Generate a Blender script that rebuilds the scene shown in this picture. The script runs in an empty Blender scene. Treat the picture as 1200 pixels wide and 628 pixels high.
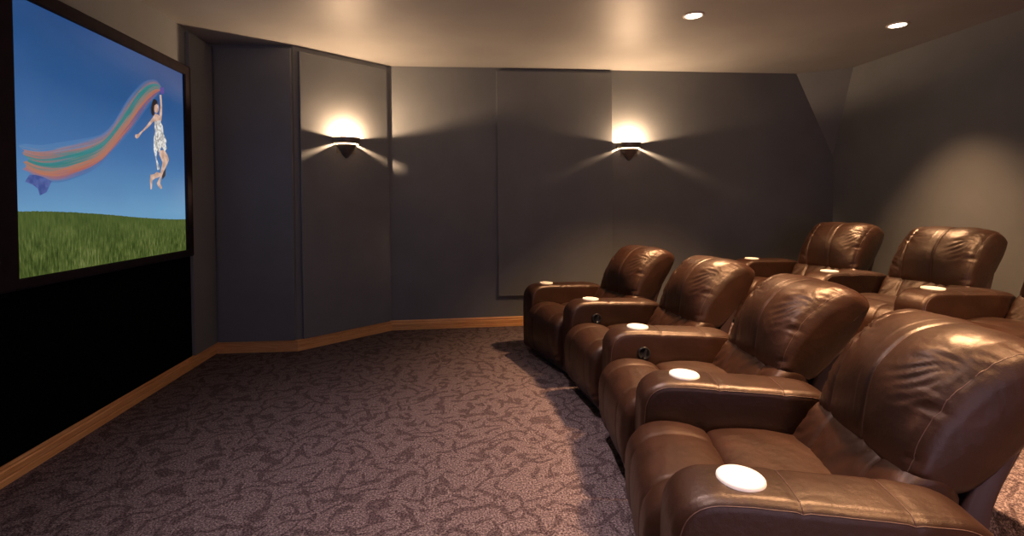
import bpy, bmesh, math, random
from mathutils import Vector, Matrix, noise
random.seed(7)
C = bpy.context.scene.collection
PI = math.pi
rad = math.radians

# ------------------------------------------------------------------ helpers
def mesh_obj(name, verts, faces, m=None, parent=None, smooth=False, mats=None, fm=None):
    me = bpy.data.meshes.new(name)
    me.from_pydata([tuple(v) for v in verts], [], faces)
    for x in (mats or ([m] if m else [])):
        me.materials.append(x)
    if fm:
        for p, i in zip(me.polygons, fm): p.material_index = i
    if smooth:
        for p in me.polygons: p.use_smooth = True
    me.update()
    o = bpy.data.objects.new(name, me); C.objects.link(o)
    if parent: o.parent = parent
    return o

def tag(o, label=None, cat=None, group=None, kind=None):
    if label: o['label'] = label
    if cat: o['category'] = cat
    if group: o['group'] = group
    if kind: o['kind'] = kind
    return o

def empty(name, loc=(0, 0, 0), rz=0, label=None, cat=None, group=None):
    o = bpy.data.objects.new(name, None); C.objects.link(o)
    o.location = loc; o.rotation_euler = (0, 0, rz); o.empty_display_size = .1
    return tag(o, label, cat, group)

class MB:
    def __init__(s): s.v = []; s.f = []
    def add(s, v, f):
        n = len(s.v); s.v += [Vector(p) for p in v]; s.f += [[i+n for i in q] for q in f]
    def box(s, a, b, M=None):
        x0, y0, z0 = a; x1, y1, z1 = b
        v = [Vector(p) for p in ((x0,y0,z0),(x1,y0,z0),(x1,y1,z0),(x0,y1,z0),(x0,y0,z1),(x1,y0,z1),(x1,y1,z1),(x0,y1,z1))]
        if M: v = [M @ p for p in v]
        s.add(v, [(0,3,2,1),(4,5,6,7),(0,1,5,4),(1,2,6,5),(2,3,7,6),(3,0,4,7)])
    def tube(s, path, r, n=6, closed=False):
        path = [Vector(p) for p in path]; N = len(path); v = []; f = []
        for i, p in enumerate(path):
            t = (path[(i+1) % N if closed else min(i+1, N-1)] - path[i-1 if (closed or i) else 0])
            if t.length < 1e-9: t = Vector((0,0,1))
            t.normalize()
            a = t.orthogonal() if i == 0 else (a - t*a.dot(t))
            a.normalize(); b = t.cross(a)
            for k in range(n):
                w = 2*PI*k/n; v.append(p + a*math.cos(w)*r + b*math.sin(w)*r)
        for i in range(N if closed else N-1):
            for k in range(n):
                j = (i+1) % N
                f.append((i*n+k, i*n+(k+1) % n, j*n+(k+1) % n, j*n+k))
        if not closed: f += [tuple(range(n-1, -1, -1)), tuple((N-1)*n+k for k in range(n))]
        s.add(v, f)
    def lathe(s, prof, n=48, M=None, a0=0, a1=2*PI):
        full = abs(a1-a0-2*PI) < 1e-6; v = []; f = []; m = n if full else n+1
        for r, z in prof:
            for k in range(m):
                w = a0+(a1-a0)*k/n; p = Vector((r*math.cos(w), r*math.sin(w), z)); v.append(M @ p if M else p)
        for i in range(len(prof)-1):
            for k in range(n):
                j = (k+1) % m
                f.append((i*m+k, i*m+j, (i+1)*m+j, (i+1)*m+k))
        s.add(v, f)
    def prism(s, poly, h, M=None):   # poly in xy, extruded +z
        n = len(poly); v = [Vector((x, y, 0)) for x, y in poly]+[Vector((x, y, h)) for x, y in poly]
        if M: v = [M @ p for p in v]
        s.add(v, [tuple(range(n-1,-1,-1)), tuple(range(n, 2*n))]+[(i, (i+1) % n, n+(i+1) % n, n+i) for i in range(n)])
    def build(s, name, m, parent=None, smooth=False, bevel=0):
        o = mesh_obj(name, s.v, s.f, m, parent, smooth)
        bm = bmesh.new(); bm.from_mesh(o.data); bmesh.ops.recalc_face_normals(bm, faces=bm.faces)
        if bevel: bmesh.ops.bevel(bm, geom=bm.edges[:], offset=bevel, segments=2, affect='EDGES', profile=.6)
        bm.to_mesh(o.data); bm.free()
        return o

def catmull(pts, per=8, closed=True):
    P = [Vector(p) for p in pts]; n = len(P); out = []
    rng = range(n) if closed else range(n-1)
    for i in rng:
        if closed: a, b, c, d = P[i-1], P[i], P[(i+1) % n], P[(i+2) % n]
        else: a, b, c, d = P[max(i-1,0)], P[i], P[i+1], P[min(i+2,n-1)]
        for k in range(per):
            t = k/per
            out.append(.5*((2*b)+(c-a)*t+(2*a-5*b+4*c-d)*t*t+(3*b-a-3*c+d)*t**3))
    if not closed: out.append(P[-1])
    return out
def resample(P, n):
    L = [0]; N = len(P)
    for i in range(N): L.append(L[-1]+(P[(i+1) % N]-P[i]).length)
    out = []; j = 0
    for k in range(n):
        s = L[-1]*k/n
        while L[j+1] < s: j += 1
        t = (s-L[j])/max(1e-9, L[j+1]-L[j]); out.append(P[j].lerp(P[(j+1) % N], t))
    return out

# ------------------------------------------------------------------ materials
def mat(name):
    m = bpy.data.materials.new(name); m.use_nodes = True
    nt = m.node_tree; return m, nt, nt.nodes['Principled BSDF']
def nd(nt, t, **kw):
    n = nt.nodes.new(t)
    for k, v in kw.items():
        if k in n.inputs: n.inputs[k].default_value = v
        else: setattr(n, k, v)
    return n
def ramp(nt, src, stops):
    r = nt.nodes.new('ShaderNodeValToRGB'); e = r.color_ramp.elements
    while len(e) < len(stops): e.new(.5)
    for x, (p, c) in zip(e, stops): x.position = p; x.color = (*c, 1)
    nt.links.new(src, r.inputs[0]); return r.outputs[0]
def objco(nt, scale=(1,1,1), rot=(0,0,0)):
    tc = nt.nodes.new('ShaderNodeTexCoord'); mp = nt.nodes.new('ShaderNodeMapping')
    mp.inputs['Scale'].default_value = scale; mp.inputs['Rotation'].default_value = rot
    nt.links.new(tc.outputs['Object'], mp.inputs[0]); return mp.outputs[0]
def math_(nt, op, a, b=None, c=None):
    n = nt.nodes.new('ShaderNodeMath'); n.operation = op
    for i, x in enumerate((a, b, c)):
        if x is None: continue
        if isinstance(x, (int, float)): n.inputs[i].default_value = x
        else: nt.links.new(x, n.inputs[i])
    return n.outputs[0]
def bump(nt, b, h, st=.3, dist=.002, prev=None):
    n = nt.nodes.new('ShaderNodeBump'); n.inputs['Strength'].default_value = st; n.inputs['Distance'].default_value = dist
    nt.links.new(h, n.inputs['Height'])
    if prev: nt.links.new(prev, n.inputs['Normal'])
    nt.links.new(n.outputs[0], b.inputs['Normal']); return n.outputs[0]

def noise_mat(name, c1, c2, scale, rough, bst=.2, bscale=None, dist=.002, metal=0, spec=.5):
    m, nt, b = mat(name); co = objco(nt)
    n = nd(nt, 'ShaderNodeTexNoise', Scale=scale, Detail=5.0); nt.links.new(co, n.inputs['Vector'])
    nt.links.new(ramp(nt, n.outputs['Fac'], [(.3, c1), (.7, c2)]), b.inputs['Base Color'])
    b.inputs['Roughness'].default_value = rough; b.inputs['Metallic'].default_value = metal
    b.inputs['Specular IOR Level'].default_value = spec
    if bst:
        k = nd(nt, 'ShaderNodeTexNoise', Scale=bscale or scale*8, Detail=3.0); nt.links.new(co, k.inputs['Vector'])
        bump(nt, b, k.outputs['Fac'], bst, dist)
    return m

M = {}
M['wall'] = noise_mat('wall_grey', (.175,.185,.190), (.20,.21,.215), 3, .75, .12, 220, .001, spec=.3)
M['panel'] = noise_mat('panel_fabric', (.180,.190,.195), (.20,.21,.215), 4, .85, .25, 500, .001, spec=.2)
M['black'] = noise_mat('black_fabric', (.0016,.0014,.0014), (.0025,.002,.002), 30, .95, .2, 500, .001, spec=.05)
M['ceiling'] = noise_mat('ceiling_paint', (.29,.285,.275), (.33,.325,.31), 2.2, .5, .25, 60, .0015, spec=.35)

def leather():
    m, nt, b = mat('brown_leather'); co = objco(nt)
    n = nd(nt, 'ShaderNodeTexNoise', Scale=7.0, Detail=6.0); nt.links.new(co, n.inputs['Vector'])
    nt.links.new(ramp(nt, n.outputs['Fac'], [(.3, LEA[0]), (.72, LEA[1])]), b.inputs['Base Color'])
    v = nd(nt, 'ShaderNodeTexVoronoi', Scale=260.0, feature='DISTANCE_TO_EDGE'); nt.links.new(co, v.inputs['Vector'])
    k = nd(nt, 'ShaderNodeTexNoise', Scale=28.0, Detail=4.0); nt.links.new(co, k.inputs['Vector'])
    p = bump(nt, b, v.outputs['Distance'], .25, .0015)
    bump(nt, b, k.outputs['Fac'], .35, .006, p)
    r = math_(nt, 'MULTIPLY_ADD', n.outputs['Fac'], .12, .36); nt.links.new(r, b.inputs['Roughness'])
    b.inputs['Specular IOR Level'].default_value = .64; b.inputs['Specular Tint'].default_value = (1, .86, .74, 1)
    return m
LEA = [(.016,.0058,.0030), (.032,.0110,.0054)]
M['leather'] = leather()
M['thread'] = noise_mat('seam_thread', (.075,.038,.028), (.11,.058,.042), 60, .5, 0)
M['shell'] = noise_mat('vinyl_back', (.030,.016,.016), (.042,.022,.022), 9, .48, .2, 250, .001)
M['plastic'] = noise_mat('black_plastic', (.010,.010,.011), (.016,.016,.017), 30, .3, 0)
M['cup'] = noise_mat('cup_metal', (.86,.82,.74), (.92,.88,.80), 40, .45, .05, 200, .0005)
M['steel'] = noise_mat('sconce_metal', (.16,.14,.12), (.21,.19,.165), 25, .42, .1, 100, .0005, metal=.6)
M['frame'] = noise_mat('frame_velvet', (.010,.005,.009), (.018,.009,.015), 12, .8, .15, 300, .001, spec=.25)
M['white'] = noise_mat('white_enamel', (.75,.72,.68), (.82,.79,.74), 20, .4, 0)

def wood():
    m, nt, b = mat('oak_baseboard')
    co = objco(nt, (2.2, 2.2, 60)); n = nd(nt, 'ShaderNodeTexNoise', Scale=3.0, Detail=7.0, Distortion=.6)
    nt.links.new(co, n.inputs['Vector'])
    nt.links.new(ramp(nt, n.outputs['Fac'], [(.25, (.62,.24,.07)), (.5, (.84,.42,.15)), (.75, (.93,.55,.24))]), b.inputs['Base Color'])
    b.inputs['Roughness'].default_value = .33; bump(nt, b, n.outputs['Fac'], .15, .001); return m
M['wood'] = wood()

def carpet():
    m, nt, b = mat('patterned_carpet')
    tc = nt.nodes.new('ShaderNodeTexCoord')
    mp = nt.nodes.new('ShaderNodeMapping'); nt.links.new(tc.outputs['Object'], mp.inputs[0])
    mp.inputs['Rotation'].default_value = (0, 0, rad(28)); mp.inputs['Scale'].default_value = (1.0, 1.5, 1)
    def strokes(f, amp, dsc, seed, ang):
        m2 = nt.nodes.new('ShaderNodeMapping'); m2.inputs['Location'].default_value = (seed, seed*2, seed); m2.inputs['Rotation'].default_value = (0, 0, rad(ang))
        nt.links.new(tc.outputs['Object'], m2.inputs[0])
        n = nd(nt, 'ShaderNodeTexNoise', Scale=dsc, Detail=.8, Roughness=.4); nt.links.new(m2.outputs[0], n.inputs['Vector'])
        sx = nt.nodes.new('ShaderNodeSeparateXYZ'); nt.links.new(m2.outputs[0], sx.inputs[0])
        ph = math_(nt, 'ADD', math_(nt, 'MULTIPLY', sx.outputs[0], f), math_(nt, 'MULTIPLY', n.outputs['Fac'], amp))
        v = math_(nt, 'SINE', ph)
        br = nd(nt, 'ShaderNodeTexNoise', Scale=13.0, Detail=.5); m3 = nt.nodes.new('ShaderNodeMapping'); m3.inputs['Location'].default_value = (seed+5, 0, 3)
        nt.links.new(tc.outputs['Object'], m3.inputs[0]); nt.links.new(m3.outputs[0], br.inputs['Vector'])
        v = math_(nt, 'SUBTRACT', v, math_(nt, 'MULTIPLY', math_(nt, 'MAXIMUM', math_(nt, 'SUBTRACT', br.outputs['Fac'], .50), 0), 9.0))
        r = nt.nodes.new('ShaderNodeMapRange'); r.interpolation_type = 'SMOOTHSTEP'; nt.links.new(v, r.inputs[0])
        r.inputs[1].default_value = .35; r.inputs[2].default_value = .85; r.inputs[3].default_value = 1; r.inputs[4].default_value = 0
        return r.outputs[0]
    pat = math_(nt, 'MULTIPLY', strokes(62, 22, 5.5, 0, 62), strokes(50, 24, 5.0, 3.7, -18))
    fz = nd(nt, 'ShaderNodeTexNoise', Scale=210.0, Detail=2.0, Roughness=.7); nt.links.new(tc.outputs['Object'], fz.inputs['Vector'])
    f2 = nd(nt, 'ShaderNodeTexNoise', Scale=110.0, Detail=2.0); nt.links.new(tc.outputs['Object'], f2.inputs['Vector'])
    sp = math_(nt, 'MULTIPLY_ADD', f2.outputs['Fac'], .5, math_(nt, 'MULTIPLY', fz.outputs['Fac'], .5))
    lo = ramp(nt, sp, [(.38, (.016,.011,.013)), (.5, (.070,.049,.053)), (.62, (.18,.135,.14))])
    hi = ramp(nt, sp, [(.38, (.026,.019,.021)), (.5, (.125,.092,.096)), (.62, (.31,.25,.25))])
    mx = nt.nodes.new('ShaderNodeMix'); mx.data_type = 'RGBA'
    nt.links.new(pat, mx.inputs[0]); nt.links.new(lo, mx.inputs[6]); nt.links.new(hi, mx.inputs[7])
    nt.links.new(mx.outputs[2], b.inputs['Base Color']); b.inputs['Roughness'].default_value = .95
    b.inputs['Specular IOR Level'].default_value = .1
    h = math_(nt, 'MULTIPLY_ADD', pat, .5, sp); bump(nt, b, h, .55, .004)
    return m
M['carpet'] = carpet()

def emis(name, col, st):
    m, nt, b = mat(name); b.inputs['Base Color'].default_value = (*[min(1, c) for c in col], 1)
    b.inputs['Emission Color'].default_value = (*col, 1); b.inputs['Emission Strength'].default_value = st; return m
M['bulb'] = emis('lit_bulb', (1, .86, .66), 14)
M['sconce_glass'] = emis('sconce_lit_glass', (1, .72, .42), 9)

# ------------------------------------------------------------------ room
H = 2.814; XL = -2.203; XR = 4.401; YB = 5.567; YN = -1.7
c1 = Vector((XL, 4.93)); c2 = Vector((-1.47, 4.905)); c3 = Vector((-.70, YB))
T = .12
def struct(o): o['kind'] = 'structure'; return o
b = MB(); b.box((XL-T, YN-T, -.1), (XR+T, YB+T, 0)); struct(b.build('floor', M['carpet']))
b = MB(); b.box((XL-T, YN-T, H), (XR+T, YB+T, H+.1)); struct(b.build('ceiling', M['ceiling']))
b = MB(); b.box((XL-T, YN, 0), (XL, YB+T, H)); struct(b.build('wall_left', M['wall']))
b = MB(); b.box((XR, YN, 0), (XR+T, YB, H)); struct(b.build('wall_right', M['wall']))
b = MB(); b.box((XL, YB, 0), (XR+T, YB+T, H)); struct(b.build('wall_back', M['wall']))
b = MB(); b.prism([(XL, 4.93), (-1.47, 4.905), (-.70, YB), (XL, YB)], H); struct(b.build('wall_corner', M['wall']))
# near wall, behind the camera, with an opening added to admit fill light
DX0, DX1, DH = FILL_OPENING = (.1, 1.5, 2.1)
b = MB(); b.box((XL-T, YN-T, 0), (DX0, YN, H)); b.box((DX1, YN-T, 0), (XR+T, YN, H)); b.box((DX0, YN-T, DH), (DX1, YN, H))
struct(b.build('wall_near', M['wall']))
# sloped facet cutting the far right corner under the ceiling
v = [(3.943, YB, H), (XR, 5.26, H), (XR, YB, 1.858), (XR, YB, H)]
struct(mesh_obj('wall_facet', v, [(0,1,2), (0,3,1), (0,2,3), (1,3,2)], M['panel']))
# raised platform of the rear row
RZ = .185
b = MB(); b.box((2.0, YN+.6, 0), (XR, YB, RZ)); struct(b.build('floor_riser', M['carpet'], bevel=.008))

# baseboards: moulded profile swept along each wall with mitred ends
BP = [(0,0),(.016,0),(.016,.030),(.0125,.034),(.0125,.040),(.016,.044),(.016,.070),(.011,.076),(.011,.082),(.014,.087),(.012,.097),(.006,.104),(0,.104)]
def baseboard(name, path, i):
    P = [Vector(p) for p in path]
    def nrm(a, b): d = (b-a).normalized(); return Vector((d.y, -d.x))
    a, c = P[i], P[i+1]; n = nrm(a, c); v = []; 
    for e, (q, m) in enumerate(((a, nrm(P[i-1], P[i]) if i > 0 else n), (c, nrm(P[i+1], P[i+2]) if i+2 < len(P) else n))):
        mit = (n+m); mit = mit/mit.dot(n)
        for o, z in BP: v.append((q.x+mit.x*o, q.y+mit.y*o, z+.001))
    k = len(BP); f = [(j, (j+1) % k, k+(j+1) % k, k+j) for j in range(k)]+[tuple(range(k-1,-1,-1)), tuple(range(k, 2*k))]
    struct(mesh_obj(name, v, f, M['wood']))
PATH = [(XL, YN), c1, c2, c3, (2.0, YB)]
for i, n in enumerate(('baseboard_left', 'baseboard_corner_front', 'baseboard_corner_angled', 'baseboard_back')): baseboard(n, PATH, i)

# acoustic panels (fabric boards, slightly proud of the walls)
def panel(a, c, z0, z1, t, label, name='acoustic_panel', m='panel', group=None):
    a = Vector(a); c = Vector(c); L = (c-a).length; ang = math.atan2(c.y-a.y, c.x-a.x)
    b = MB(); b.box((0, -t-.001, 0), (L, -.001, z1-z0))
    o = b.build(name, M[m], bevel=.006); o.location = (a.x, a.y, z0); o.rotation_euler = (0, 0, ang)
    tag(o, label, 'acoustic panel' if m == 'panel' else 'wall panel', group); return o
G = 'grey fabric acoustic panels'
panel((XL, 4.50), (XL, 4.897), .107, 2.785, .034, 'narrow grey fabric acoustic panel on the left wall beside the screen', group=G)
panel((XL+.045, c1.y-.001), (c2.x-.012, c2.y), .107, 2.782, .030, 'grey fabric acoustic panel facing the room in the left corner, without a lamp', group=G)
d = (c3-c2).normalized()
panel(c2+d*.045, c3-d*.035, .107, 2.765, .030, 'grey fabric acoustic panel on the angled corner wall behind a lit sconce', group=G)
panel((.45, YB), (1.738, YB), .335, 2.778, .034, 'wide grey fabric acoustic panel on the far wall, right edge by a sconce', group=G)
panel((XL, YN+.4), (XL, 4.49), .107, .9385, .016, 'black fabric wall panel below the screen, above the wooden baseboard', 'wall_panel', 'black')

# ------------------------------------------------------------------ screen
SY0, SY1, SZ0, SZ1 = 2.77, 4.366, .998, 2.404
SX = XL+.045
t = empty('projection_screen', (XL, (SY0+SY1)/2, SZ0-.06), 0, 'large lit screen in a dark frame showing a woman leaping with a scarf', 'screen')
ox, oy, oz = t.location
def loc(x, y, z): return (x-ox, y-oy, z-oz)
FW = .095
def frame_rail(a, b_):
    m = MB(); m.box(loc(*a), loc(*b_)); return m
m = MB()
X0, X1 = XL+.002, SX+.02
outer = [(SY0-.16, SZ0-.056), (SY1+FW, SZ0-.056), (SY1+FW, SZ1+.08), (SY0-.16, SZ1+.08)]
inner = [(SY0, SZ0), (SY1, SZ0), (SY1, SZ1), (SY0, SZ1)]
v = []
for q, x in ((outer, X0), (outer, X1-.012), ([(y+(.012 if y < 3.5 else -.012), z+(.012 if z < 1.5 else -.012)) for y, z in outer], X1), ([(y+(-.008 if y < 3.5 else .008), z+(-.008 if z < 1.5 else .008)) for y, z in inner], X1), (inner, X1-.008), (inner, X0)):
    v += [loc(x, y, z) for y, z in q]
f = []
for k in range(5):
    for j in range(4): f.append((k*4+j, k*4+(j+1) % 4, k*4+4+(j+1) % 4, k*4+4+j))
f += [(20+j, 20+(j+1) % 4, (j+1) % 4, j) for j in range(4)]
fr = mesh_obj('frame', v, f, M['frame'], t)
bm = bmesh.new(); bm.from_mesh(fr.data); bmesh.ops.recalc_face_normals(bm, faces=bm.faces); bm.to_mesh(fr.data); bm.free()

SE = .72   # overall luminance of the projected picture
def sky_grass():
    m, nt, b = mat('projected_picture'); uv = nt.nodes.new('ShaderNodeUVMap'); uv.uv_map = 'UVMap'
    sx = nt.nodes.new('ShaderNodeSeparateXYZ'); nt.links.new(uv.outputs[0], sx.inputs[0]); U, V = sx.outputs[0], sx.outputs[1]
    sky = ramp(nt, V, [(.22, (.150,.340,.55)), (.32, (.105,.26,.48)), (.5, (.050,.155,.37)), (.75, (.014,.085,.255)), (1, (.008,.060,.200))])
    cl = nd(nt, 'ShaderNodeTexNoise', Scale=2.4, Detail=3.0); nt.links.new(uv.outputs[0], cl.inputs['Vector'])
    mx = nt.nodes.new('ShaderNodeMix'); mx.data_type = 'RGBA'; mx.inputs[7].default_value = (.09,.17,.38,1)
    nt.links.new(sky, mx.inputs[6]); nt.links.new(math_(nt, 'MULTIPLY', math_(nt, 'SUBTRACT', cl.outputs['Fac'], .42), .7), mx.inputs[0]); mx.clamp_factor = True
    mp = nt.nodes.new('ShaderNodeMapping'); mp.inputs['Scale'].default_value = (130, 22, 1); nt.links.new(uv.outputs[0], mp.inputs[0])
    g = nd(nt, 'ShaderNodeTexNoise', Scale=1.0, Detail=5.0, Roughness=.65); nt.links.new(mp.outputs[0], g.inputs['Vector'])
    g2 = nd(nt, 'ShaderNodeTexNoise', Scale=5.0, Detail=2.0); nt.links.new(uv.outputs[0], g2.inputs['Vector'])
    gf = math_(nt, 'ADD', math_(nt, 'MULTIPLY_ADD', g2.outputs['Fac'], .45, -.22), g.outputs['Fac'])
    near = ramp(nt, gf, [(.30, (.012,.025,.005)), (.48, (.055,.085,.015)), (.62, (.13,.16,.042)), (.8, (.27,.27,.12))])
    far = ramp(nt, gf, [(.3, (.035,.062,.014)), (.55, (.070,.105,.022)), (.8, (.12,.15,.04))])
    gm = nt.nodes.new('ShaderNodeMix'); gm.data_type = 'RGBA'
    r = nt.nodes.new('ShaderNodeMapRange'); nt.links.new(V, r.inputs[0]); r.inputs[1].default_value = .06; r.inputs[2].default_value = .2
    nt.links.new(r.outputs[0], gm.inputs[0]); nt.links.new(near, gm.inputs[6]); nt.links.new(far, gm.inputs[7])
    # gentle hill line
    hl = math_(nt, 'MULTIPLY_ADD', math_(nt, 'COSINE', math_(nt, 'MULTIPLY', U, 3.0)), .031, .203)
    
    wn = nd(nt, 'ShaderNodeTexNoise', Scale=90.0); nt.links.new(uv.outputs[0], wn.inputs['Vector'])
    hl = math_(nt, 'MULTIPLY_ADD', wn.outputs['Fac'], .008, hl)
    st = math_(nt, 'GREATER_THAN', V, hl)
    fin = nt.nodes.new('ShaderNodeMix'); fin.data_type = 'RGBA'; nt.links.new(st, fin.inputs[0])
    nt.links.new(gm.outputs[2], fin.inputs[6]); nt.links.new(mx.outputs[2], fin.inputs[7])
    b.inputs['Base Color'].default_value = (.02,.02,.02,1); b.inputs['Roughness'].default_value = .6
    nt.links.new(fin.outputs[2], b.inputs['Emission Color']); b.inputs['Emission Strength'].default_value = SE*1.2
    return m
M['picture'] = sky_grass()
def S(u, v_, off=0): return loc(SX+off, SY0+(SY1-SY0)*u, SZ0+(SZ1-SZ0)*v_)
pic = mesh_obj('picture_surface', [S(0,0), S(1,0), S(1,1), S(0,1), S(0,0,-.03), S(1,0,-.03), S(1,1,-.03), S(0,1,-.03)],
               [(0,1,2,3), (7,6,5,4), (0,4,5,1), (1,5,6,2), (2,6,7,3), (3,7,4,0)], M['picture'], t)
ul = pic.data.uv_layers.new(name='UVMap')
uvs = {0:(0,0), 1:(1,0), 2:(1,1), 3:(0,1)}
for p in pic.data.polygons:
    for li in p.loop_indices: ul.data[li].uv = uvs[pic.data.loops[li].vertex_index % 4]

PD = {}
PD['ST'] = [(0.0348,0.4728),(0.1069,0.4739),(0.1912,0.4952),(0.2954,0.5239),(0.3881,0.5555),(0.4516,0.6037),(0.5062,0.6726),(0.564,0.7504),(0.64,0.8311),(0.7041,0.8779),(0.771,0.898),(0.8085,0.8796)]
PD['SB'] = [(0.0488,0.3847),(0.0864,0.3634),(0.1398,0.3541),(0.1873,0.3565),(0.259,0.3778),(0.3368,0.4101),(0.4095,0.4585),(0.4885,0.5306),(0.5741,0.6137),(0.6512,0.7008),(0.7339,0.7887),(0.7952,0.8478)]
PD['TAIL'] = [(0.0567,0.3695),(0.0395,0.3435),(0.0684,0.3346),(0.0895,0.3194),(0.0959,0.2954),(0.1248,0.3082),(0.1471,0.3503),(0.1128,0.3649),(0.0823,0.3711)]
PD['raised_arm'] = [(0.7912,0.8328),(0.8066,0.8365),(0.811,0.7826),(0.8078,0.732),(0.8005,0.6958),(0.7824,0.7024),(0.7896,0.7384),(0.7971,0.7796)]
PD['cloth'] = [(0.7956,0.8736),(0.8298,0.8803),(0.8288,0.8488),(0.8021,0.8384)]
PD['face'] = [(0.7828,0.7617),(0.7802,0.7493),(0.7736,0.7388),(0.7647,0.7327),(0.7555,0.7323),(0.7482,0.7377),(0.7443,0.7476),(0.7446,0.7598),(0.7493,0.7715),(0.7571,0.7801),(0.7664,0.7836),(0.775,0.7812),(0.7809,0.7733)]
PD['hair'] = [(0.741,0.7996),(0.7286,0.7745),(0.7206,0.7487),(0.7212,0.7248),(0.7309,0.7122),(0.7457,0.72),(0.7436,0.7438),(0.7488,0.7692),(0.7669,0.781),(0.7742,0.7747),(0.7704,0.7955),(0.7587,0.8026)]
PD['torso'] = [(0.7381,0.7088),(0.7564,0.7298),(0.7802,0.7267),(0.7977,0.7052),(0.797,0.6852),(0.7665,0.6749),(0.746,0.683)]
PD['dress'] = [(0.7491,0.6865),(0.7899,0.7008),(0.8121,0.6728),(0.817,0.6335),(0.8411,0.6017),(0.8325,0.5803),(0.8446,0.5616),(0.8233,0.5419),(0.8008,0.5662),(0.7767,0.5287),(0.7621,0.5418),(0.7577,0.4971),(0.7717,0.4689),(0.7816,0.445),(0.7618,0.4386),(0.7503,0.4964),(0.7356,0.5435),(0.739,0.6022),(0.7503,0.6331),(0.7453,0.6615)]
PD['arm'] = [(0.7456,0.717),(0.7554,0.7003),(0.7076,0.6551),(0.6508,0.6128),(0.63,0.5883),(0.6165,0.5799),(0.6049,0.5847),(0.6054,0.5984),(0.6265,0.6035),(0.6721,0.6397),(0.723,0.6915)]
PD['leg'] = [(0.7817,0.5411),(0.8236,0.551),(0.8466,0.5262),(0.8603,0.5021),(0.8449,0.4752),(0.8119,0.4322),(0.7906,0.3959),(0.7837,0.3708),(0.7982,0.3464),(0.7858,0.341),(0.7636,0.3581),(0.7565,0.3696),(0.7801,0.4003),(0.7921,0.4408),(0.8058,0.4819),(0.7941,0.5007),(0.7809,0.5192)]
PD['leg2'] = [(0.7584,0.4285),(0.7961,0.4232),(0.7803,0.4053),(0.7425,0.3933),(0.7232,0.3826),(0.7174,0.3389),(0.7073,0.3366),(0.7045,0.3816),(0.7097,0.4108),(0.7359,0.4153)]
PD['shade'] = [(0.8099,0.4672),(0.8315,0.4538),(0.827,0.4131),(0.8028,0.3916),(0.7976,0.4213)]
def pmat(name, col, var=None, sc=60):
    m, nt, b = mat(name); b.inputs['Base Color'].default_value = (.02,.02,.02,1); b.inputs['Emission Strength'].default_value = SE*1.2
    if var:
        co = objco(nt); n = nd(nt, 'ShaderNodeTexNoise', Scale=sc, Detail=3.0); nt.links.new(co, n.inputs['Vector'])
        nt.links.new(ramp(nt, n.outputs['Fac'], [(.38, col), (.6, var)]), b.inputs['Emission Color'])
    else: b.inputs['Emission Color'].default_value = (*col, 1)
    return m
PM = [pmat('picture_skin', (.50,.30,.22), (.72,.50,.40), 25), pmat('picture_hair', (.02,.012,.012)), pmat('picture_dress', (.30,.28,.27), (.85,.83,.80), 45),
      pmat('picture_shade', (.05,.04,.04)), pmat('picture_cloth', (.10,.06,.30))]
fv, ff, fmi = [], [], []
for k, (key, mi) in enumerate((('shade',3),('leg2',0),('leg',0),('arm',0),('torso',0),('cloth',4),('raised_arm',0),('dress',2),('face',0),('hair',1))):
    q = PD[key]; n = len(fv); fv += [S(a, b_, .0015+.0003*k) for a, b_ in q]; ff.append(tuple(range(n, n+len(q)))); fmi.append(mi)
mesh_obj('pictured_woman', fv, ff, parent=pic, mats=PM, fm=fmi)
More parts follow.
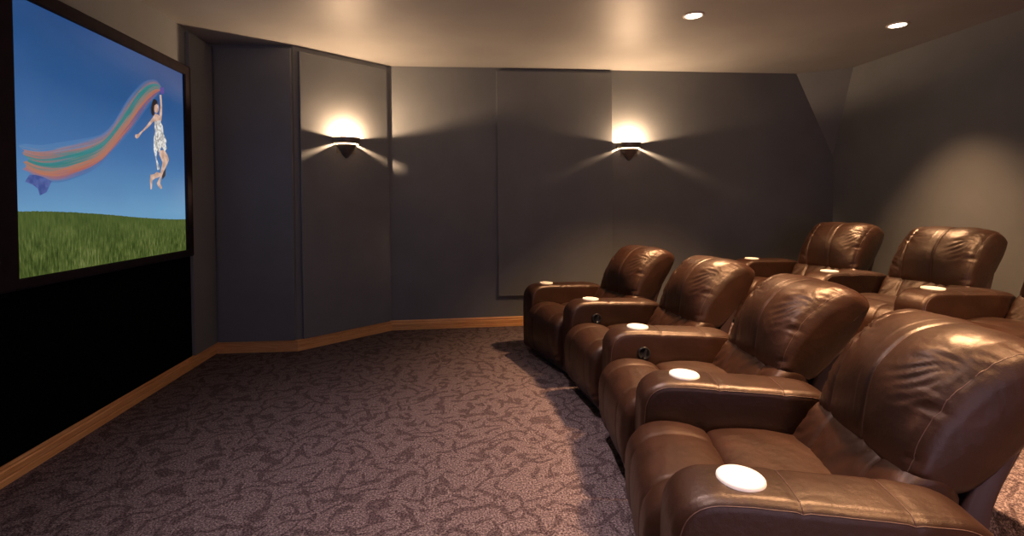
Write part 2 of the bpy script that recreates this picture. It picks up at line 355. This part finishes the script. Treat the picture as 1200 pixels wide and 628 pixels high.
def scarf_mat():
    m, nt, b = mat('picture_scarf'); uv = nt.nodes.new('ShaderNodeUVMap'); uv.uv_map = 'UVMap'
    mp = nt.nodes.new('ShaderNodeMapping'); mp.inputs['Scale'].default_value = (3.2, 15, 1); nt.links.new(uv.outputs[0], mp.inputs[0])
    n = nd(nt, 'ShaderNodeTexNoise', Scale=1.0, Detail=5.0, Distortion=.5); nt.links.new(mp.outputs[0], n.inputs['Vector'])
    sx = nt.nodes.new('ShaderNodeSeparateXYZ'); nt.links.new(uv.outputs[0], sx.inputs[0])
    w = math_(nt, 'MULTIPLY_ADD', math_(nt, 'SUBTRACT', n.outputs['Fac'], .5), .8, sx.outputs[1])
    w = math_(nt, 'MULTIPLY_ADD', math_(nt, 'SUBTRACT', .55, sx.outputs[0]), .22, w)
    f1 = nd(nt, 'ShaderNodeTexNoise', Scale=1.0, Detail=4.0); mq = nt.nodes.new('ShaderNodeMapping'); mq.inputs['Scale'].default_value = (9, 28, 1)
    nt.links.new(uv.outputs[0], mq.inputs[0]); nt.links.new(mq.outputs[0], f1.inputs['Vector'])
    V = sx.outputs[1]; edge = math_(nt, 'MINIMUM', math_(nt, 'MULTIPLY', V, 7.0), math_(nt, 'MULTIPLY', math_(nt, 'SUBTRACT', 1.0, V), 5.0))
    al = math_(nt, 'MINIMUM', math_(nt, 'MULTIPLY', edge, math_(nt, 'MULTIPLY_ADD', f1.outputs['Fac'], 1.5, -.1)), math_(nt, 'MULTIPLY_ADD', f1.outputs['Fac'], .7, .5)); cl = nt.nodes.new('ShaderNodeClamp'); nt.links.new(al, cl.inputs[0])
    sky = (.07,.19,.40)
    c = ramp(nt, w, [(0, sky), (.06, (.10,.09,.26)), (.17, (.42,.11,.06)), (.33, (.50,.17,.06)), (.45, (.25,.20,.16)), (.56, (.02,.20,.17)), (.68, (.035,.24,.22)), (.76, (.24,.17,.15)), (.84, (.42,.16,.10)), (.95, (.27,.24,.28)), (1, sky)])
    b.inputs['Base Color'].default_value = (.02,.02,.02,1); 
    mx = nt.nodes.new('ShaderNodeMix'); mx.data_type = 'RGBA'; nt.links.new(ramp(nt, sx.outputs[0], [(0, (.080,.205,.42)), (.5, (.050,.155,.37)), (1, (.018,.090,.26))]), mx.inputs[6]); nt.links.new(cl.outputs[0], mx.inputs[0]); nt.links.new(c, mx.inputs[7])
    nt.links.new(mx.outputs[2], b.inputs['Emission Color']); b.inputs['Emission Strength'].default_value = SE*1.2
    return m
def polyres(P, n):
    P = [Vector((*p, 0)) for p in P]; Q = catmull(P, 12, False); L = [0]
    for a, b_ in zip(Q, Q[1:]): L.append(L[-1]+(b_-a).length)
    out = []; j = 0
    for k in range(n):
        t = L[-1]*k/(n-1)
        while j < len(L)-2 and L[j+1] < t: j += 1
        out.append(Q[j].lerp(Q[j+1], min(1, (t-L[j])/max(1e-9, L[j+1]-L[j]))))
    return out
A_, B_ = polyres(PD['SB'], 60), polyres(PD['ST'], 60); v = []; f = []; K = 12
for i in range(60):
    for k in range(K+1):
        q = A_[i].lerp(B_[i], k/K); q = A_[i].lerp(B_[i], -.06+1.14*k/K); v.append(S(q.x-(.012*math.sin(k*1.9)+.01*math.sin(k*.8) if i == 0 else 0), q.y, .001))
for i in range(59):
    for k in range(K): f.append((i*(K+1)+k, (i+1)*(K+1)+k, (i+1)*(K+1)+k+1, i*(K+1)+k+1))
o = mesh_obj('pictured_scarf', v, f, scarf_mat(), pic)
ul = o.data.uv_layers.new(name='UVMap')
for l in o.data.loops: i = l.vertex_index; ul.data[l.index].uv = ((i//(K+1))/59, (i % (K+1))/K)
tq = PD['TAIL']; mesh_obj('pictured_scarf_end', [S(a, b_, .0013) for a, b_ in tq], [tuple(range(len(tq)))], pmat('picture_blue_cloth', (.045,.075,.26), (.09,.13,.36), 30), pic)

# ------------------------------------------------------------------ cushions
class Cushion:
    """padded leather body: closed side profile (x,z) lofted across the width y, rounded ends, seams and gathers"""
    def __init__(s, prof, w, r=.04, n=96, ny=72, seams=(), groove=.006, puff=.01, wr=None, taper=None, droop=None, per=8):
        s.P = resample(catmull([Vector((x, 0, z)) for x, z in prof], per), n)
        s.n = n; s.w = w; s.r = r; s.seams = seams; s.groove = groove; s.puff = puff; s.wr = wr; s.taper = taper; s.droop = droop
        A = sum((s.P[i].x*s.P[(i+1) % n].z-s.P[(i+1) % n].x*s.P[i].z) for i in range(n)); sg = 1 if A > 0 else -1
        s.N = []
        for i in range(n):
            t = (s.P[(i+1) % n]-s.P[i-1]).normalized(); s.N.append(Vector((t.z, 0, -t.x))*sg)
        for _ in range(3): s.N = [(s.N[i-1]+s.N[i]+s.N[(i+1) % n]).normalized() for i in range(n)]
        ys = []; h = w/2
        for k in range(9): a = PI/2*k/9; ys.append(-h+r*(1-math.cos(a)))
        m = ny-18
        for k in range(m+1): ys.append(-h+r+(w-2*r)*k/m)
        for k in range(8, -1, -1): a = PI/2*k/9; ys.append(h-r*(1-math.cos(a)))
        s.ys = ys
    def pt(s, i, y, lift=0):
        h = s.w/2; d = h-abs(y); i = int(round(i)) % s.n
        ins = s.r*(1-math.sqrt(max(0, 1-(1-min(d, s.r)/s.r)**2))) if d < s.r else 0
        u = i/s.n; dis = -ins
        b = sorted([-h, *s.seams, h]); 
        for a, c in zip(b, b[1:]):
            if a <= y <= c and c-a > .06: q = (y-a)/(c-a); dis += s.puff*math.sin(PI*q)**.6
        for g in s.seams: dis -= s.groove*math.exp(-((y-g)/.006)**2)
        if s.wr: dis += s.wr(u, y, s.P[i])
        yy = y
        if s.taper: yy = y*s.taper(s.P[i])
        p = s.P[i]+s.N[i]*(dis+lift)
        if s.droop: p = p+s.droop(y, p)
        return Vector((p.x, yy, p.z))
    def mb(s):
        m = MB(); v = []; n = s.n
        for y in s.ys: v += [s.pt(i, y) for i in range(n)]
        k = len(s.ys); f = []
        for j in range(k-1):
            for i in range(n): f.append((j*n+i, j*n+(i+1) % n, (j+1)*n+(i+1) % n, (j+1)*n+i))
        # end caps: rings shrinking to the centroid, slightly domed
        for side in (0, 1):
            base = 0 if side == 0 else (k-1)*n; ring = list(range(base, base+n)); cen = sum((v[q] for q in ring), Vector())/n
            dom = (-1 if side == 0 else 1)
            prev = ring
            for st in (.7, .4, .15):
                cur = []
                for q in ring:
                    p = cen+(v[q]-cen)*st; p.y = v[ring[0]].y*1.0+dom*.008*(1-st**2); cur.append(len(v)); v.append(p)
                for i in range(n): f.append((prev[i], prev[(i+1) % n], cur[(i+1) % n], cur[i]))
                prev = cur
            f.append(tuple(prev))
        m.add(v, f); return m
    def find(s, x, z):  # index of the profile point nearest to (x,z)
        return min(range(s.n), key=lambda i: (s.P[i].x-x)**2+(s.P[i].z-z)**2)
    def seam_along(s, m, y, i0, i1, r=.0015):
        if i1 < i0: i1 += s.n
        m.tube([s.pt(i, y, .0006) for i in range(i0, i1+1)], r, 5)
    def seam_across(s, m, i, y0, y1, r=.0022, k=24, bow=0):
        m.tube([s.pt(i+bow*math.sin(PI*q/k), y0+(y1-y0)*q/k, .0008) for q in range(k+1)], r, 5)
    def build(s, name, parent, m='leather'):
        return s.mb().build(name, M[m], parent, smooth=True)

def nz(x, y, z=0): return noise.noise(Vector((x, y, z)))
def ridge(x, y, z=0): return 1-abs(noise.noise(Vector((x, y, z))))*2.2

# head pillow
def wr_pillow(u, y, p):
    a = abs(y); e = max(0, min(1, (a-.07)/.18)); sgn = 1 if y > 0 else -1
    out = math.exp(-(max(0, a-.256)/.02)**2); front = max(0, min(1, (.80-p.x)/.12))
    wob = nz(p.z*9, y*5, sgn*2)*1.4
    # folds fanning out of the upper side corner
    dz, dy = p.z-.875+(p.x-.60)*.35, .262-a; rr = math.hypot(dz, dy); th = math.atan2(dz, max(.001, dy))
    w = ridge(th*3.4+wob, rr*5, sgn*3.1)*.0085*math.exp(-((rr-.08)/.08)**2)*out*(.45+.55*front)
    # longer soft folds towards the lower side
    fan = (p.z-.70)*17-5.5*a+wob
    w += ridge(fan, y*2.6, sgn*5.7)*.0065*e*e*out*math.exp(-((p.z-.68)/.12)**2)
    w += nz(p.z*5+3, y*4.5, sgn)*.006+nz(p.z*13, y*12, 6)*.0018
    g = math.exp(-((a-.246)/.020)**2)*ridge(p.z*34+p.x*16+wob*2, a*8, sgn*5)*.0035
    bulge = .036*math.cos(PI*y/.66)*math.exp(-((p.z-.765)/.12)**2)*front
    return w+g+bulge+.004*math.cos(PI*y/.6)
def dr_pillow(y, p):
    k = min(1, max(0, (p.z-.70)/.2)); e = (abs(y)/.285)**4
    fw_ = min(1, max(0, (.88-p.x)/.2)); k2 = min(1, max(0, (p.z-.56)/.34)); e2 = (abs(y)/.285)**3.2
    return Vector((.006*e*k+.10*e2*k2*fw_, 0, -.034*e*k))
PIL = Cushion([(.500,.548),(.485,.59),(.508,.68),(.552,.785),(.598,.868),(.652,.917),(.735,.944),(.815,.940),(.885,.912),(.900,.868),(.855,.78),(.795,.69),(.725,.60),(.665,.535),(.60,.512),(.54,.519)],
              .57, .045, 170, 120, seams=(-.258, -.045, .165, .258), groove=.0045, puff=.005, wr=wr_pillow, droop=dr_pillow)
# lower back cushion
def wr_lumb(u, y, p): return ridge(y*16+p.x*14, p.z*9, 1)*.0035+nz(p.x*9, y*7, 4)*.004+math.exp(-((abs(y)-.27)/.05)**2)*ridge(p.z*30+y*12, 1, 2)*.004
LUM = Cushion([(.365,.385),(.395,.43),(.425,.480),(.458,.530),(.50,.568),(.55,.575),(.60,.54),(.60,.46),(.54,.38),(.42,.35)],
              .58, .035, 90, 72, seams=(-.145,.145), groove=.006, puff=.006, wr=wr_lumb)
def wr_seat(u, y, p): return nz(p.x*5, y*4, 2)*.005+ridge(y*7+p.x*5, p.x*6, 8)*.0016
SEA = Cushion([(.060,.37),(.062,.415),(.085,.440),(.15,.452),(.25,.452),(.36,.440),(.43,.42),(.46,.36),(.36,.30),(.2,.29),(.08,.31)],
              .575, .03, 90, 60, puff=.006, wr=wr_seat)
def wr_foot(u, y, p):
    e = min(1, max(0, (abs(y)-.2)/.1)); lo = min(1, max(0, (.40-p.z)/.2))
    return nz(p.x*6+1, y*5, p.z*5)*.005+ridge(p.z*34+y*6, abs(y)*5, 1)*.010*e*lo+ridge(p.x*22, y*3, 4)*.0014
FOO = Cushion([(.062,.41),(.045,.445),(-.02,.468),(-.11,.470),(-.185,.445),(-.232,.385),(-.246,.30),(-.238,.19),(-.20,.09),(-.10,.06),(0,.075),(.05,.25)],
              .575, .04, 110, 72, seams=(-.15,.15), groove=.004, puff=.006, wr=wr_foot)
# armrest: long rounded body, top pad falling slightly to the rear
def wr_arm(u, y, p):
    w = nz(p.x*4, y*8, p.z*4)*.0035
    if p.z > .5: w += ridge(p.x*10, y*10, 3)*.0012
    for xs in (.115, .375): w -= .005*math.exp(-((p.x-xs)/.007)**2)*(1 if p.z > .45 else 0)
    if p.z > .5: w += .006*math.cos(PI*y/.21)
    return w
def arm_taper(p): return 1-.30*max(0, min(1, (p.x-.40)/.22))
ARM = Cushion([(-.196,.10),(-.200,.25),(-.200,.40),(-.192,.50),(-.165,.562),(-.112,.596),(-.03,.604),(.12,.598),(.28,.590),(.43,.580),(.52,.562),(.578,.515),(.60,.42),(.60,.28),(.60,.12),(.585,.055),(.45,.045),(.25,.045),(0,.045),(-.18,.05)],
              .205, .032, 150, 40, puff=0, wr=wr_arm, taper=arm_taper)
SHE = Cushion([(.58,.20),(.61,.40),(.655,.55),(.70,.66),(.755,.79),(.80,.86),(.83,.875),(.855,.86),(.838,.80),(.785,.66),(.722,.52),(.685,.38),(.66,.20),(.62,.15)],
              .54, .016, 90, 40, puff=.002)

def recliner(name):
    r = empty(name)
    o = PIL.build('backrest', r)
    m = MB(); a = PIL.find(.500,.548); z = PIL.find(.900,.868)
    lo, hi = min(a, z), max(a, z)
    if a > z: lo, hi = a, z
    for y in (-.258, -.045, .165, .258): m = MB(); PIL.seam_along(m, y, a, z if z > a else z+PIL.n, .0016); m.build('seam', M['thread'], o, True)
    o = LUM.build('lumbar_cushion', r); m = MB()
    a = LUM.find(.365,.39); z = LUM.find(.50,.568)
    for y in (-.145, .145): m = MB(); LUM.seam_along(m, y, a, z if z > a else z+LUM.n, .002); m.build('seam', M['thread'], o, True)
    SEA.build('seat', r)
    o = FOO.build('footrest', r); m = MB()
    a = FOO.find(.062,.41); z = FOO.find(-.2,.10)
    for y in (-.15, .15): m = MB(); FOO.seam_along(m, y, a, z if z > a else z+FOO.n); m.build('seam', M['thread'], o, True)
    SHE.build('back_shell', r, 'shell')
    m = MB(); m.box((-.17,-.287,.03), (.60,.287,.34)); m.build('base', M['shell'], r, bevel=.01)
    for x in (-.10, .52):
        for y in (-.25, .25):
            m = MB(); m.lathe([(0,0),(.022,0),(.026,.012),(.026,.055),(0,.055)], 16); o = m.build('foot', M['plastic'], r, True); o.location = (x, y, 0)
    return r
def armrest(parent, x, y, ang, knob):
    o = ARM.build('armrest', parent); o.location = (x, y, 0); o.rotation_euler = (0, 0, ang)
    m = MB(); i0 = ARM.find(-.20,.12); i1 = ARM.find(.60,.15); k0, k1 = (i0, i1) if i1 > i0 else (i0, i1+ARM.n)
    for sy in (-1, 1): m = MB(); ARM.seam_along(m, sy*(.1025-.004), k0, k1, .0016); m.build('seam', M['thread'], o, True)
    for xs, zs in ((.115,.598), (.375,.585)): m = MB(); ARM.seam_across(m, ARM.find(xs, zs), -.098, .098, .0015); m.build('seam', M['thread'], o, True)
    tilt = Matrix.Rotation(rad(1.8), 4, 'Y')
    m = MB(); m.lathe([(0,.0035),(.040,.0035),(.044,.004),(.047,.0055),(.050,.0075),(.058,.0075),(.0615,.004),(.063,-.004),(.06,-.03),(0,-.03)], 56, tilt)
    c = m.build('cup_holder', M['cup'], o, True); c.location = (0, 0, .6105)
    if knob:
        R = Matrix.Rotation(rad(90), 4, 'X')
        m = MB(); m.lathe([(0,.004),(.024,.004),(.027,.010),(.036,.012),(.038,.006),(.038,-.01)], 32, R)
        k = m.build('release_latch', M['plastic'], o, True); k.location = (.005, -.1075, .485)
        m = MB(); m.box((-.006,-.012,-.026), (.006,.0,.026)); l = m.build('latch_lever', M['plastic'], k, bevel=.003); l.location = (0, -.006, 0); l.rotation_euler = (0, rad(25), 0)
    return o

# instances: copies share mesh data
def copy_tree(o, parent=None):
    c = o.copy(); C.objects.link(c)
    if parent: c.parent = parent
    for ch in list(o.children): copy_tree(ch, c)
    return c
proto = recliner('recliner')
arm0 = armrest(proto, 0, -.42, 0, False); arm1 = armrest(proto, 0, -.42, 0, True)
bpy.context.view_layer.update()
def add_arm(chair, cup, ang, knob, z):
    a = copy_tree(arm1 if knob else arm0, chair)
    th = chair.rotation_euler.z; d = Vector((cup[0]-chair.location.x, cup[1]-chair.location.y))
    a.location = (d.x*math.cos(th)+d.y*math.sin(th), -d.x*math.sin(th)+d.y*math.cos(th), 0)
    a.rotation_euler = (0, 0, ang-th); return a
def row(cups, angs, arm_angs, z, labels, group, knobs, name='recliner'):
    for i in range(len(angs)):
        c = proto.copy(); C.objects.link(c)
        for ch in proto.children:
            if ch not in (arm0, arm1): copy_tree(ch, c)
        mx = (cups[i][0]+cups[i+1][0])/2; my = (cups[i][1]+cups[i+1][1])/2
        c.location = (mx, my, z); c.rotation_euler = (0, 0, rad(angs[i]))
        tag(c, labels[i], 'recliner', group)
        if i == 0: add_arm(c, cups[0], rad(arm_angs[0]), knobs[0], z)
        add_arm(c, cups[i+1], rad(arm_angs[i+1]), knobs[i+1], z)
row([(.815,4.627),(1.011,3.805),(1.057,2.914),(.958,2.077),(.745,1.278)], (15,5,-5,-13), (15,6,-4,-12,-13), 0,
    ['brown leather recliner farthest from the camera in the front row, nearest the far wall',
     'brown leather recliner second from the far wall in the front row',
     'brown leather recliner in the front row, just beyond the nearest and largest one',
     'nearest and largest brown leather recliner, at the camera end of the front row'],
    'recliners of the front row', (False, True, True, False, False))
row([(2.80,4.60),(2.87,3.665),(2.92,2.85),(2.91,2.03)], (18,12,4), (17,13,5,3), RZ,
    ['brown leather recliner of the rear row nearest the far corner',
     'brown leather recliner in the middle of the rear row before the right wall',
     'brown leather recliner of the rear row cut off by the right edge of the photo'],
    'recliners of the rear row', (False,)*4)
def kill(o):
    for ch in list(o.children): kill(ch)
    bpy.data.objects.remove(o)
kill(proto)

# ------------------------------------------------------------------ sconces
def sconce(p, ang, label, power):
    r = empty('wall_sconce', p, ang, label, 'wall lamp', 'half-bowl wall sconces')
    # local: wall is the plane y=0, room towards -y ; z up ; ring from z=.0 down to -.055
    A0, A1 = PI, 2*PI
    m = MB(); m.lathe([(.140,.004),(.143,-.010),(.138,-.040),(.128,-.055),(.122,-.055),(.131,-.038),(.136,-.010),(.134,.004),(.140,.004)], 40, None, A0, A1)
    o = m.build('bowl_ring', M['steel'], r, True)
    m = MB(); m.lathe([(.094,-.062),(.108,-.064),(.106,-.070),(.072,-.115),(.036,-.162),(.012,-.190),(0,-.192)], 40, None, A0, A1)
    m.lathe([(.090,-.066),(.100,-.070),(.066,-.115),(.030,-.160),(0,-.18)], 40, None, A0, A1)
    m.build('bottom_cone', M['steel'], r, True)
    m = MB(); m.lathe([(.116,-.050),(.104,-.068)], 32, None, PI*1.16, PI*1.84); m.build('glass_band', M['sconce_glass'], r, True)
    m = MB(); m.box((-.10,-.006,-.15), (.10,-.0005,-.01)); m.box((-.012,-.10,-.072),(.012,-.004,-.066)); m.build('backplate', M['steel'], r)
    m = MB(); m.lathe([(0,-.065),(.010,-.062),(.012,-.045),(.009,-.028),(0,-.024)], 16); o = m.build('bulb', M['bulb'], r, True); o.location = (0,-.055,0)
    L = bpy.data.lights.new('sconce_light', 'POINT'); L.energy = power; L.color = (1, .64, .38); L.shadow_soft_size = .011
    lo = bpy.data.objects.new('sconce_light', L); C.objects.link(lo); lo.parent = r; lo.location = (0, -.055, -.018)
    return r
da = math.atan2(c3.y-c2.y, c3.x-c2.x)
n2 = Vector((d.y, -d.x))
s1 = c2+d*((c3-c2).length*.515)+n2*.032
SCP = 68
sconce((s1.x-.02, s1.y-.017, 2.0), da, 'lit half-bowl wall sconce on the angled panel near the screen', SCP)
sconce((1.93, YB-.001, 2.0), 0, 'lit half-bowl wall sconce on the far wall at the right edge of the wide panel', SCP*1.15)

# ------------------------------------------------------------------ downlights
def downlight(x, y, label, power, col=(1, .565, .29), ang=96, blend=.9):
    r = empty('recessed_downlight', (x, y, H), 0, label, 'ceiling light', 'recessed ceiling downlights')
    m = MB(); m.lathe([(.062,-.001),(.062,-.006),(.066,-.009),(.080,-.006),(.083,-.001)], 40); m.build('trim_ring', M['white'], r, True)
    m = MB(); m.lathe([(0,-.016),(.02,-.014),(.045,-.008),(.061,-.003)], 32); m.build('lamp_lens', M['bulb'], r, True)
    L = bpy.data.lights.new('downlight_beam', 'SPOT'); L.energy = power; L.color = col; L.spot_size = rad(ang); L.spot_blend = blend; L.shadow_soft_size = .075
    lo = bpy.data.objects.new('downlight_beam', L); C.objects.link(lo); lo.parent = r; lo.location = (0, 0, -.03)
DP = 640
downlight(1.88, 3.88, 'lit recessed ceiling downlight above the front row, left of the two', DP)
downlight(3.71, 3.95, 'lit recessed ceiling downlight above the rear row, right of the two', DP*.6, ang=80, blend=1.0)
for x, y, k in ((1.88, 2.0, 1.05), (3.71, 2.0, .65), (1.88, .15, .65), (3.71, .15, .3)):
    downlight(x, y, 'lit recessed ceiling downlight out of view in the ceiling above the seats', DP*k)
for x, y, k in ((.15, 2.2, .30), (.15, .35, .26)):
    downlight(x, y, 'cooler recessed ceiling downlight out of view before the front row', DP*k, (1, .76, .76), 98)

# lavender world fill light, added to enter by the invented opening behind the camera
W = bpy.data.worlds.new('world'); bpy.context.scene.world = W; W.use_nodes = True
bg = W.node_tree.nodes['Background']; bg.inputs[0].default_value = (.80, .66, 1, 1); bg.inputs[1].default_value = 2.2

# ------------------------------------------------------------------ camera
yaw, pitch, roll, F, CY = 0.10896, -0.016247, -0.010181, 599.956, 247.404
fw = Vector((math.sin(yaw)*math.cos(pitch), math.cos(yaw)*math.cos(pitch), math.sin(pitch)))
rt = Vector((math.cos(yaw), -math.sin(yaw), 0)); up = rt.cross(fw)
r2 = rt*math.cos(roll)+up*math.sin(roll); u2 = -rt*math.sin(roll)+up*math.cos(roll)
cam = bpy.data.cameras.new('camera'); co = bpy.data.objects.new('camera', cam); C.objects.link(co)
co.matrix_world = Matrix(((r2.x, u2.x, -fw.x, 0), (r2.y, u2.y, -fw.y, 0), (r2.z, u2.z, -fw.z, 1.35), (0, 0, 0, 1)))
cam.sensor_width = 36; cam.sensor_fit = 'HORIZONTAL'; cam.lens = F/1200*36; cam.shift_y = -(314-CY)/1200
cam.clip_start = .02
sc = bpy.context.scene; sc.camera = co
sc.view_settings.view_transform = 'Standard'; sc.view_settings.look = 'None'; sc.view_settings.gamma = 1; sc.view_settings.exposure = .12
try: sc.view_settings.use_curve_mapping = False
except Exception: pass
